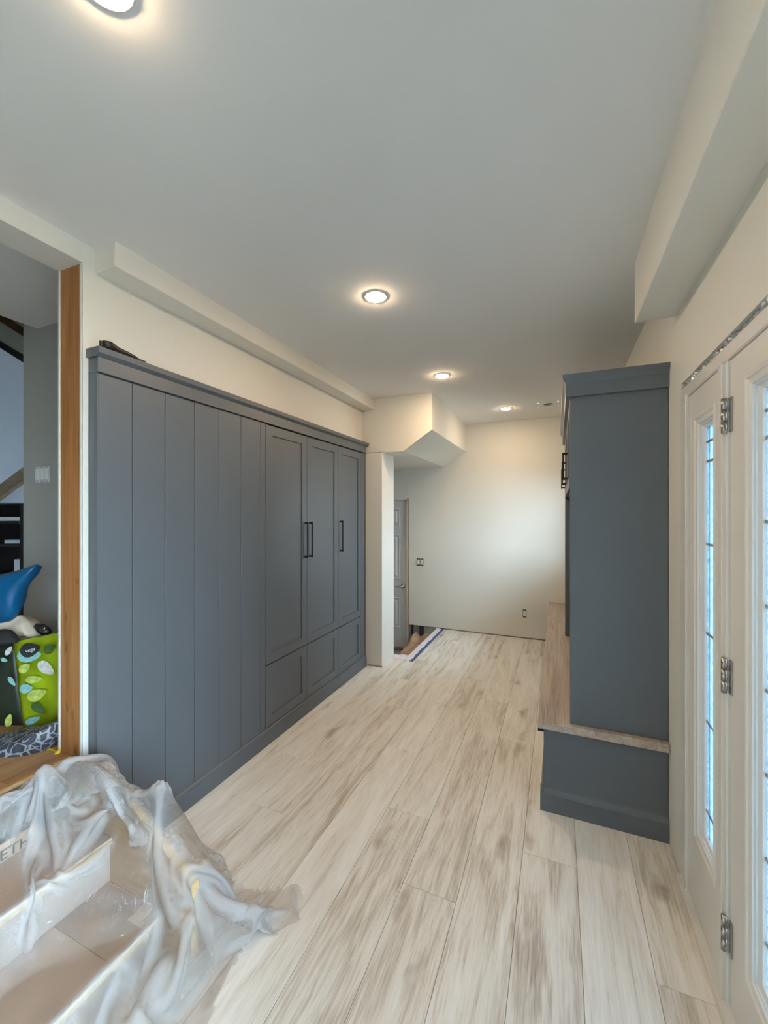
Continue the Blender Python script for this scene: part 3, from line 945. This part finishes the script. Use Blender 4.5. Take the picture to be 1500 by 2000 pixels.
wh = empty('wall_hall', (-2.5, 1.46, LAND), 'grey wall of the hall with bare switches', kind='structure')
box('hall_wall', (-3.045, 1.46, LAND), (-1.945, 1.56, HZC), 'hall', wh)
box('hall_return_wall', (-3.045, 1.56, LAND), (-2.95, 4.2, HZC), 'hall', wh)
box('hall_side_wall', (-1.958, YB-0.1, 0.0), (-1.946, -0.5, HZC), 'hall', wh)
box('hall_side_wall', (-1.958, -0.5, 2.60), (-1.946, 1.46, HZC), 'hall', wh)
box('hall_side_wall', (-1.958, 1.2, LAND), (-1.946, 1.46, 2.60), 'hall', wh)
hc = box('ceiling_hall', (-5.3, YB, HZC), (-1.946, 1.56, HZC+0.08), 'ceiling')
tag(hc, 'ceiling of the raised hall', kind='structure')
# stairwell beyond: tall walls, window out of sight round the corner
wz = empty('wall_hall_far', (-5.3, 1.2, LAND), 'pale blue-grey stairwell wall at the end of the hall', kind='structure')
box('end_wall', (-5.4, YB, LAND), (-5.3, 4.2, 4.4), 'bluewall', wz)
boxes('window_wall', [((-5.4, 4.2, LAND), (-4.3, 4.3, 4.4)), ((-3.6, 4.2, LAND), (-2.9, 4.3, 4.4)), ((-4.3, 4.2, LAND), (-3.6, 4.3, 1.4)), ((-4.3, 4.2, 2.3), (-3.6, 4.3, 4.4))], 'bluewall', wz)
box('rear_hall_wall', (-5.4, YB-0.1, 0.3), (-1.946, YB, 4.4), 'hall', wz)
box('upper_ceiling', (-5.4, 1.56, 4.4), (-2.9, 4.3, 4.5), 'ceiling', wz)
box('upper_wall', (-5.4, 1.46, HZC), (-2.9, 1.56, 4.4), 'hall', wz)
box('upper_side_wall', (-3.045, 1.56, HZC), (-2.95, 4.2, 4.4), 'hall', wz)

s3 = empty('light_switch', (-2.84, 1.46, 1.70), 'row of three bare white switches on the dim hall wall', 'switch')
for k in (-1, 0, 1):
    device_strap(s3, -2.84 + 0.046*k, 1.46, 1.745, 'doorgrey')

# ------------------------------------------------------------------ stair up to the hall
sc_ = empty('staircase', (-1.5, 0.3, 0), 'three raw timber steps up to the hall', 'stairs')
SY0, SY1 = -0.5, 0.993
box('riser', (-1.262, SY0, 0.0), (-1.247, SY1, 0.140), 'riserboard', sc_)
box('tread', (-1.532, SY0, 0.138), (-1.230, SY1, 0.163), 'pine', sc_, 0.004)
box('riser', (-1.532, SY0, 0.163), (-1.517, SY1, 0.304), 'riserboard', sc_)
box('tread', (-1.80, SY0, 0.304), (-1.500, SY1, 0.329), 'pine', sc_, 0.004)
box('riser', (-1.802, SY0, 0.329), (-1.787, SY1, 0.468), 'riserboard', sc_)
box('top_nosing', (-1.862, SY0, 0.468), (-1.770, SY1, 0.495), 'ply', sc_, 0.004)
sk = [(-1.80, 0.0), (-1.16, 0.0), (-1.16, 0.244), (-1.623, 0.531), (-1.79, 0.531), (-1.80, 0.52)]
prism('stringer', sk, 'Y', 0.994, 1.026, 'pineside', sc_, 0.002)
prism('stringer', [(x + (0.012 if 0 < i < 4 else 0), z - (0.006 if i > 1 else 0)) for i, (x, z) in enumerate(sk)], 'Y', 1.029, 1.060, 'pine', sc_, 0.002)
prism('stringer', [(-1.80, 0.0), (-1.26, 0.0), (-1.26, 0.13), (-1.53, 0.16), (-1.53, 0.30), (-1.80, 0.32)], 'Y', SY0, SY0+0.04, 'pine', sc_)

def card(name, lo, hi, mat, label, edge=True):
    e = empty(name, ((lo[0]+hi[0])/2, (lo[1]+hi[1])/2, lo[2]), label, 'cardboard', 'cardboard on the stair treads')
    box('sheet', lo, hi, mat, e, 0.0006)
    if edge:
        box('white_edge', (hi[0], lo[1], lo[2]), (hi[0]+0.004, hi[1], hi[2]+0.001), 'paperedge', e)
    return e
card('cardboard_sheet', (-1.515, SY0+0.02, 0.1635), (-1.229, 0.806, 0.1675), 'card', 'plain brown cardboard sheet on the lowest step')
cb = card('cardboard_sheet', (-1.515, 0.810, 0.1635), (-1.229, 0.985, 0.1665), 'card2', 'darker cardboard sheet at the far end of the lowest step')
box('tan_patch', (-1.315, 0.915, 0.1666), (-1.233, 0.983, 0.1680), 'card3', cb)
card('cardboard_sheet', (-1.772, SY0+0.02, 0.3295), (-1.499, 0.985, 0.3335), 'card', 'brown cardboard sheet on the middle step')
cf = empty('cardboard_flap', (-1.734, 0.3, 0.334), 'cardboard strip with black lettering against the top riser', 'cardboard')
box('strip', (-1.737, SY0+0.02, 0.334), (-1.731, 0.876, 0.396), 'card3', cf, 0.0006)
text_mesh('lettering', 'RETH', 0.050, 'ink', cf, (-1.7303, 0.792, 0.356), (0, 1, 0), (0, 0, 1))
box('blue_tape', (-1.737, 0.8765, 0.372), (-1.730, 0.905, 0.396), 'navy', cf)

# ------------------------------------------------------------------ clear plastic sheet thrown over the stair (relaxed cloth)
def stair_height(X, Y):
    h = np.zeros_like(X)
    st_ = Y < 1.0
    h = np.where(st_ & (X < -1.222), 0.172, h)
    h = np.where(st_ & (X < -1.492), 0.338, h)
    h = np.where(st_ & (X < -1.765), 0.503, h)
    skz = np.where(X < -1.615, 0.536, np.where(X < -1.155, 0.536 - (X + 1.615)*0.62 - 0.004, 0.0))
    on = (Y >= 0.985) & (Y < 1.07)
    h = np.where(on & (X < -1.150), np.maximum(h, skz + 0.004), h)
    return h

def plastic_sheet():
    rng = np.random.default_rng(12)
    nu, nv = 132, 124
    # arc-length profile down the stair slope: start on the hall floor, end pooled on the room floor
    prof = np.array([(-1.93, 0.58), (-1.76, 0.60), (-1.55, 0.46), (-1.25, 0.30), (-1.13, 0.20), (-1.04, 0.08), (-0.95, 0.06)])
    seg = np.r_[0, np.cumsum(np.hypot(*np.diff(prof, axis=0).T))]
    s = np.linspace(0, seg[-1], nu)
    px_, pz_ = np.interp(s, seg, prof[:, 0]), np.interp(s, seg, prof[:, 1])
    vy = np.linspace(0.12, 1.36, nv)
    P = np.zeros((nu, nv, 3))
    P[..., 0] = px_[:, None]; P[..., 1] = vy[None, :]; P[..., 2] = pz_[:, None] + 0.12
    P[..., 2] -= np.clip((vy[None, :] - 1.10)*1.2, 0, 0.30)
    P[..., 2] = np.maximum(P[..., 2], 0.06)
    for _ in range(30):                                   # the sheet starts wavy
        k = rng.normal(size=2); k = k/np.linalg.norm(k)*rng.uniform(8, 55)
        P[..., 2] += 0.40/np.linalg.norm(k)*np.sin(P[..., 0]*k[0] + P[..., 1]*k[1] + rng.uniform(0, 6.28))
    # more slack where the sheet is bunched (over the stringer and on the floor)
    GX, GY = np.meshgrid(px_, vy, indexing='ij')
    bunch = np.clip(np.maximum((GY - 0.90)/0.2, (GX + 1.22)/0.12), 0, 1)
    sl = 1.05 + 0.24*bunch
    du, dv = s[1]-s[0], vy[1]-vy[0]
    RU, RV = du*sl[:-1], dv*sl[:, :-1]
    RD = np.sqrt((du*sl[:-1, :-1])**2 + (dv*sl[:-1, :-1])**2)
    vel = np.zeros_like(P)
    dt = 1/60
    def cons(A, B, rest, k):
        dlt = B - A
        ln = np.sqrt((dlt*dlt).sum(-1, keepdims=True)) + 1e-9
        c = 0.5*k*(ln - rest[..., None])/ln*dlt
        A += c; B -= c
    # spots where the film stands up stiffly: (sheet position, xyz it is held at)
    props = [((-1.34, 1.06), (-1.325, 1.055, 0.575)), ((-1.40, 1.04), (-1.44, 1.035, 0.50)), ((-1.72, 0.88), (-1.745, 0.90, 0.60)),
             ((-1.02, 1.10), (-1.005, 1.165, 0.115)), ((-1.05, 1.20), (-1.03, 1.20, 0.06)), ((-1.20, 1.20), (-1.235, 1.235, 0.17)),
             ((-1.12, 0.93), (-1.10, 0.97, 0.22)), ((-1.16, 1.08), (-1.15, 1.08, 0.30)), ((-1.25, 1.05), (-1.26, 1.05, 0.37)),
             ((-1.08, 0.75), (-1.09, 0.78, 0.13)), ((-1.48, 0.80), (-1.49, 0.80, 0.36)), ((-1.30, 1.30), (-1.36, 1.34, 0.05)),
             ((-1.60, 0.95), (-1.58, 0.95, 0.46))]
    pins = []
    for (gx, gy), xyz in props:
        d2_ = (GX-gx)**2 + (GY-gy)**2
        i0, j0 = np.unravel_index(np.argmin(d2_), d2_.shape)
        for di in (-2, 0, 2):
            for dj in (-2, 0, 2):
                if 0 <= i0+di < nu and 0 <= j0+dj < nv:
                    r_ = math.hypot(di, dj)
                    pins.append(((i0+di, j0+dj), np.array(xyz) + (di*du*0.8, dj*dv*0.8, -0.006*r_)))
    for it in range(120):
        vel[..., 2] -= 3.0*dt
        vel *= 0.95
        old = P.copy()
        P = P + vel*dt
        for k in range(6):
            for a in (0, 1):
                m = (nu - a)//2
                cons(P[a:a+2*m:2], P[a+1:a+2*m:2], RU[a:a+2*m:2][:m], 0.95)
                m = (nv - a)//2
                cons(P[:, a:a+2*m:2], P[:, a+1:a+2*m:2], RV[:, a:a+2*m:2][:, :m], 0.95)
            for a in (0, 1):
                m = (nu - a)//2
                cons(P[a:a+2*m:2, :-1], P[a+1:a+2*m:2, 1:], RD[a:a+2*m:2][:m], 0.4)
                cons(P[a:a+2*m:2, 1:], P[a+1:a+2*m:2, :-1], RD[a:a+2*m:2][:m], 0.4)
            for st_, kk in ((2, 0.22), (4, 0.16)):         # bending stiffness
                for a in range(st_*2):
                    A, B = P[a:nu-st_:st_*2], P[a+st_::st_*2]
                    q = min(len(A), len(B)); r_ = RU[a:nu-st_:st_*2][:q]*st_
                    if q: cons(A[:q], B[:q], r_, kk)
                    A, B = P[:, a:nv-st_:st_*2], P[:, a+st_::st_*2]
                    q = min(A.shape[1], B.shape[1])
                    if q: cons(A[:, :q], B[:, :q], RV[:, a:nv-st_:st_*2][:, :q]*st_, kk)
            for (i, j), xyz in pins:
                P[i, j] = xyz
            w = (P[..., 0] < -1.705) & (P[..., 1] > 1.075)   # keep off the cabinets
            P[..., 0] = np.where(w, -1.705, P[..., 0])
            P[..., 1] = np.where((P[..., 0] < -1.72) & (P[..., 1] > 1.05), 1.05, P[..., 1])
            H = stair_height(P[..., 0], P[..., 1]) + 0.003
            below = P[..., 2] < H - 0.02
            side = below & (P[..., 1] > 1.045) & (P[..., 1] < 1.07)
            P[..., 1] = np.where(side, 1.073, P[..., 1])
            H = stair_height(P[..., 0], P[..., 1]) + 0.003
            P[..., 2] = np.maximum(P[..., 2], np.minimum(H, P[..., 2] + 0.03))
            P[..., 2] = np.maximum(P[..., 2], 0.003)
        vel = (P - old)/dt
        touch = P[..., 2] <= stair_height(P[..., 0], P[..., 1]) + 0.006
        vel[touch] *= 0.5
        sp = np.linalg.norm(vel, axis=-1, keepdims=True)
        vel *= np.minimum(1, 2.0/(sp+1e-6))
    P[..., 2] = np.maximum(P[..., 2], stair_height(P[..., 0], P[..., 1]) + 0.003)
    # how sharply the sheet is folded at each point
    Nn = np.cross(np.gradient(P, axis=0), np.gradient(P, axis=1))
    Nn /= np.linalg.norm(Nn, axis=-1, keepdims=True) + 1e-9
    crv = np.linalg.norm(np.gradient(Nn, axis=0), axis=-1) + np.linalg.norm(np.gradient(Nn, axis=1), axis=-1)
    f = crv.copy()
    for _ in range(4):
        f = (f + np.roll(f, 1, 0) + np.roll(f, -1, 0) + np.roll(f, 1, 1) + np.roll(f, -1, 1))/5
    fold = np.clip(0.5*crv + 0.8*f, 0, 1)
    # a torn, uneven outline
    edge_n = [0.05*abs(mnoise.noise(Vector((t*0.09, 3.3, 0.0)))) + 0.03*abs(mnoise.noise(Vector((t*0.31, 8.1, 0.0)))) for t in range(nu+nv)]
    faces = []
    for i in range(nu-1):
        for j in range(nv-1):
            if (nu-1-i)*du < edge_n[j] or (nv-1-j)*dv < edge_n[nv+i]: continue
            faces.append((i*nv+j, (i+1)*nv+j, (i+1)*nv+j+1, i*nv+j+1))
    return P.reshape(-1, 3), faces, fold.reshape(-1)

V, F, FOLD = plastic_sheet()
me = bpy.data.meshes.new('plastic_sheet')
cen = V.mean(0); cen[2] = 0
me.from_pydata((V - cen).tolist(), [], F)
at_ = me.attributes.new('fold', 'FLOAT', 'POINT')
at_.data.foreach_set('value', FOLD.astype(np.float32))
for p in me.polygons: p.use_smooth = True
bm = bmesh.new(); bm.from_mesh(me)
bmesh.ops.delete(bm, geom=[v for v in bm.verts if not v.link_faces], context='VERTS')
bm.to_mesh(me); bm.free()
ps = link('plastic_sheet', me, 'film', None, Vector(cen))
md = ps.modifiers.new('smooth', 'SUBSURF'); md.levels = 1; md.render_levels = 1
tag(ps, 'crumpled clear plastic sheet thrown over the cardboard-covered steps', 'plastic sheet')

# ------------------------------------------------------------------ belongings in the hall
fb = puff('patterned_bag', [(-60, 1500), (0, 1489), (40, 1490), (70, 1487), (95, 1474), (112, 1455), (125, 1432), (124, 1404), (100, 1412), (60, 1424), (20, 1434), (-60, 1450)],
          1.80, 0.10, 'camo', None, 0.02, 2)
tag(fb, 'grey patterned fabric bag lying on the hall floor', 'bag')

gb = empty('shopping_bag', at_px(60, 1430, 1.95), 'lime green shopping bag with dark oval emblem and leaf prints', 'bag', rz=YAW)
D0 = 1.93
def quad_slab(name, px4, d, thick, mat, parent, nseg=10, amp=0.006, seed=0):
    """Crinkled slab facing the viewer's side, given its four corners."""
    c = [at_px(x, y, d) for x, y in px4]
    bm = bmesh.new()
    fr_, bk_ = [], []
    for i in range(nseg+1):
        rf, rb = [], []
        for j in range(nseg+1):
            u, v = i/nseg, j/nseg
            p = c[0].lerp(c[1], u).lerp(c[3].lerp(c[2], u), v)
            w = amp*mnoise.noise(p*16 + Vector((seed, 0, 0)))
            bulge = 0.25*thick*math.sin(math.pi*u)*math.sin(math.pi*v)
            rf.append(bm.verts.new(p - FW*(w + bulge)))
            rb.append(bm.verts.new(p + FW*thick))
        fr_.append(rf); bk_.append(rb)
    k = nseg
    for i in range(k):
        for j in range(k):
            bm.faces.new((fr_[i][j], fr_[i][j+1], fr_[i+1][j+1], fr_[i+1][j]))
            bm.faces.new((bk_[i][j], bk_[i+1][j], bk_[i+1][j+1], bk_[i][j+1]))
        bm.faces.new((fr_[i][0], fr_[i+1][0], bk_[i+1][0], bk_[i][0]))
        bm.faces.new((fr_[i][k], bk_[i][k], bk_[i+1][k], fr_[i+1][k]))
        bm.faces.new((fr_[0][i], bk_[0][i], bk_[0][i+1], fr_[0][i+1]))
        bm.faces.new((fr_[k][i], fr_[k][i+1], bk_[k][i+1], bk_[k][i]))
    return from_bm(name, bm, mat, parent, True)
quad_slab('front_panel', [(25, 1256), (150, 1230), (152, 1424), (46, 1432)], D0, 0.05, 'lime', gb, 12, 0.008, 1)
quad_slab('side_panel', [(-50, 1262), (26, 1257), (47, 1432), (-40, 1436)], D0+0.03, 0.06, 'leafdark', gb, 10, 0.008, 2)

def leaf_print(px, py, ln, wd, ang, mat, d=D0-0.030, name='leaf_print'):
    """Thin leaf-shaped print lying just proud of the bag face."""
    bm = bmesh.new()
    pts = []
    for k in range(16):
        a = 2*math.pi*k/16
        x = math.cos(a); y = math.sin(a)*(1 - 0.35*x)*(abs(math.sin(a))**0.25)
        u = x*ln/2; v = y*wd/2
        pts.append((px + u*math.cos(ang) - v*math.sin(ang), py - u*math.sin(ang) - v*math.cos(ang)))
    A = [bm.verts.new(at_px(x, y, d)) for x, y in pts]
    B = [bm.verts.new(at_px(x, y, d+0.002)) for x, y in pts]
    bm.faces.new(A); bm.faces.new(B[::-1])
    for i in range(16):
        bm.faces.new((A[i], A[(i+1) % 16], B[(i+1) % 16], B[i]))
    return from_bm(name, bm, mat, gb)
leaf_print(57, 1281, 48, 26, 0.10, 'leafteal', D0-0.028, 'emblem_halo')
leaf_print(59, 1270, 42, 27, 0.28, 'oval', D0-0.031, 'emblem')
text_mesh('emblem_lettering', 'vega', 0.026, 'leafwhite', gb, at_px(59, 1270.5, D0-0.034), RT*0.96 + Vector((0, 0, 0.27)), Vector((0, 0, 0.96)) - RT*0.27)
leaf_print(90, 1306, 38, 22, -0.6, 'leafwhite')
leaf_print(97, 1268, 26, 18, 0.5, 'leafgreen')
leaf_print(48, 1306, 26, 16, 0.6, 'leafpale')
leaf_print(66, 1328, 34, 14, 0.1, 'leafpale')
leaf_print(51, 1346, 26, 18, 0.2, 'leafteal')
leaf_print(72, 1358, 40, 22, 0.4, 'leafpale')
leaf_print(75, 1385, 32, 18, -0.6, 'leafgreen')
leaf_print(64, 1408, 32, 12, 0.4, 'leafteal')
leaf_print(17, 1272, 22, 10, 0.9, 'leafwhite', D0-0.008)
leaf_print(8, 1290, 14, 8, -0.3, 'leafteal', D0-0.008)
leaf_print(23, 1332, 22, 10, -0.9, 'leafteal', D0-0.008)
leaf_print(17, 1408, 26, 14, 1.3, 'leafpale', D0-0.008)

o = puff('towel', [(-60, 1246), (-60, 1216), (-14, 1214), (16, 1217), (24, 1208), (46, 1207), (58, 1215), (74, 1222), (92, 1242), (74, 1250), (50, 1243), (30, 1250), (0, 1248)], 2.02, 0.05, 'cream', None, 0.05, 5, sub=3, flat=0.35)
tag(o, 'folded cream towel under the blue bag', 'towel')
o = puff('blue_bag', [(-70, 1132), (-10, 1126), (30, 1117), (55, 1108), (76, 1100), (76, 1107), (66, 1122), (54, 1140), (44, 1160), (38, 1185), (33, 1212), (10, 1219), (-20, 1219), (-70, 1215)], 1.98, 0.045, 'blueplastic', None, 0.015, 8, sub=2, flat=0.4)
tag(o, 'bright blue plastic bag on top of the heap', 'bag')
o = puff('fabric_bundle', [(-50, 1264), (-50, 1240), (-20, 1233), (4, 1230), (20, 1233), (30, 1243), (38, 1256), (16, 1258), (-10, 1262)], 1.90, 0.04, 'blackcloth', None, 0.005, 9)
tag(o, 'black rounded fabric bundle in front of the cream towel', 'fabric')
bt = empty('sunglasses_case', at_px(86, 1235, 2.0), 'small shiny black case beside the cream towel', 'case', rz=YAW)
tube('case_body', [at_px(70, 1222, 2.0), at_px(80, 1228, 2.0), at_px(90, 1234, 2.0), at_px(99, 1236, 2.0)], [0.012, 0.022, 0.022, 0.008], 'black', bt, 12)
tube('clasp', [at_px(85, 1233, 1.975), at_px(88, 1226, 1.975)], 0.004, 'nickel', bt, 8)
ye = empty('yellow_clamp', at_px(105, 1475, 1.74), 'yellow plastic clamp on the hall floor by the post', 'clamp', rz=YAW)
tube('clamp_handle', [at_px(92, 1465, 1.76), at_px(100, 1469, 1.76), at_px(112, 1476, 1.74)], [0.006, 0.012, 0.013], 'yellow', ye, 8)
tube('clamp_tip', [at_px(108, 1478, 1.73), at_px(114, 1470, 1.735), at_px(118, 1464, 1.74)], [0.011, 0.010, 0.004], 'yellow', ye, 8)

# dark shelf in the far part of the hall
SD = 3.6
def local_box(name, root, x0, x1, y0, y1, z0, z1, mat, bevel=0.002):
    """Box in a rotated thing's own axes."""
    bm = bmesh.new()
    add_box(bm, (x0, y0, z0), (x1, y1, z1))
    if bevel: bmesh.ops.bevel(bm, geom=list(bm.edges), offset=bevel, segments=1, affect='EDGES')
    me = bpy.data.meshes.new(name); bm.to_mesh(me); bm.free()
    me.materials.append(MAT[mat])
    o = bpy.data.objects.new(name, me); COL.objects.link(o); o.parent = root
    return o
base = at_px(0, 1001, SD); base.z = LAND
sh = empty('bookshelf', base, 'black open shelf unit at the end of the hall', 'shelf', rz=YAW)
k = SD/800
for x0, x1 in ((-0.40, -0.37), (38*k, 56*k)):
    local_box('upright', sh, x0, x1, 0, 0.28, 0, 1.10, 'espresso')
local_box('back', sh, -0.40, 56*k, 0.28, 0.29, 0, 1.10, 'espresso')
for z in (1.075, 0.915, 0.715, 0.44, 0.2, 0.02):
    local_box('shelf_board', sh, -0.37, 38*k, 0.0, 0.28, z, z+0.025, 'espresso')
def shelf_item(name, x0, x1, y0, y1, z0, z1, mat, label, cat):
    p = base + RT*(x0+x1)/2 + FW*(y0+y1)/2
    e = empty(name, (p.x, p.y, LAND+z0), label, cat, rz=YAW)
    hx_, hy_ = (x1-x0)/2, (y1-y0)/2
    local_box('cover', e, -hx_, hx_, -hy_, hy_, 0, z1-z0, mat)
    local_box('page_block', e, -hx_+0.004, hx_-0.004, -hy_-0.001, hy_-0.004, 0.003, z1-z0-0.003, 'paper', 0)
    return e
shelf_item('magazine_stack', -0.3, 35*k, 0.02, 0.24, 0.941, 0.976, 'paper', 'pale stack of papers on the upper black shelf', 'papers')
shelf_item('book', 4*k, 37*k, 0.02, 0.2, 0.741, 0.773, 'tealpaper', 'teal book lying on the middle black shelf', 'book')
shelf_item('folder', 21*k, 37*k, 0.03, 0.2, 0.466, 0.60, 'paper', 'white folder standing on the lower black shelf', 'folder')

# sloping beams and handrail of the upper stair
uw = empty('wall_upper_stair', at_px(20, 640, 3.3), 'boxed underside of the upper stair with two dark beams', kind='structure', rz=0)
def px_prism(name, pts, d, thick, mat, parent):
    bm = bmesh.new()
    A = [bm.verts.new(at_px(x, y, d)) for x, y in pts]
    B = [bm.verts.new(at_px(x, y, d) + FW*thick) for x, y in pts]
    bm.faces.new(A); bm.faces.new(B[::-1])
    n_ = len(pts)
    for i in range(n_):
        bm.faces.new((A[i], A[(i+1) % n_], B[(i+1) % n_], B[i]))
    return from_bm(name, bm, mat, parent)
px_prism('stair_boxing', [(-120, 440), (120, 560), (120, 735), (-120, 600)], 3.3, 0.03, 'hall', uw)
px_prism('beam', [(-120, 535), (120, 690), (120, 706), (-120, 552)], 3.26, 0.04, 'beam', uw)
px_prism('beam', [(-120, 592), (120, 743), (120, 756), (-120, 605)], 3.26, 0.10, 'espresso', uw)
hr_ = empty('stair_handrail', at_px(20, 945, 3.9), 'sloping wooden handrail of the stair beyond the hall', 'handrail')
px_prism('rail', [(-90, 1013), (90, 880), (90, 904), (-90, 1040)], 3.9, 0.06, 'handrail', hr_)
for x, y in ((-50, 1000), (70, 912)):
    px_prism('bracket', [(x, y), (x+8, y-4), (x+8, y+30), (x, y+34)], 3.96, 0.25, 'black', hr_)
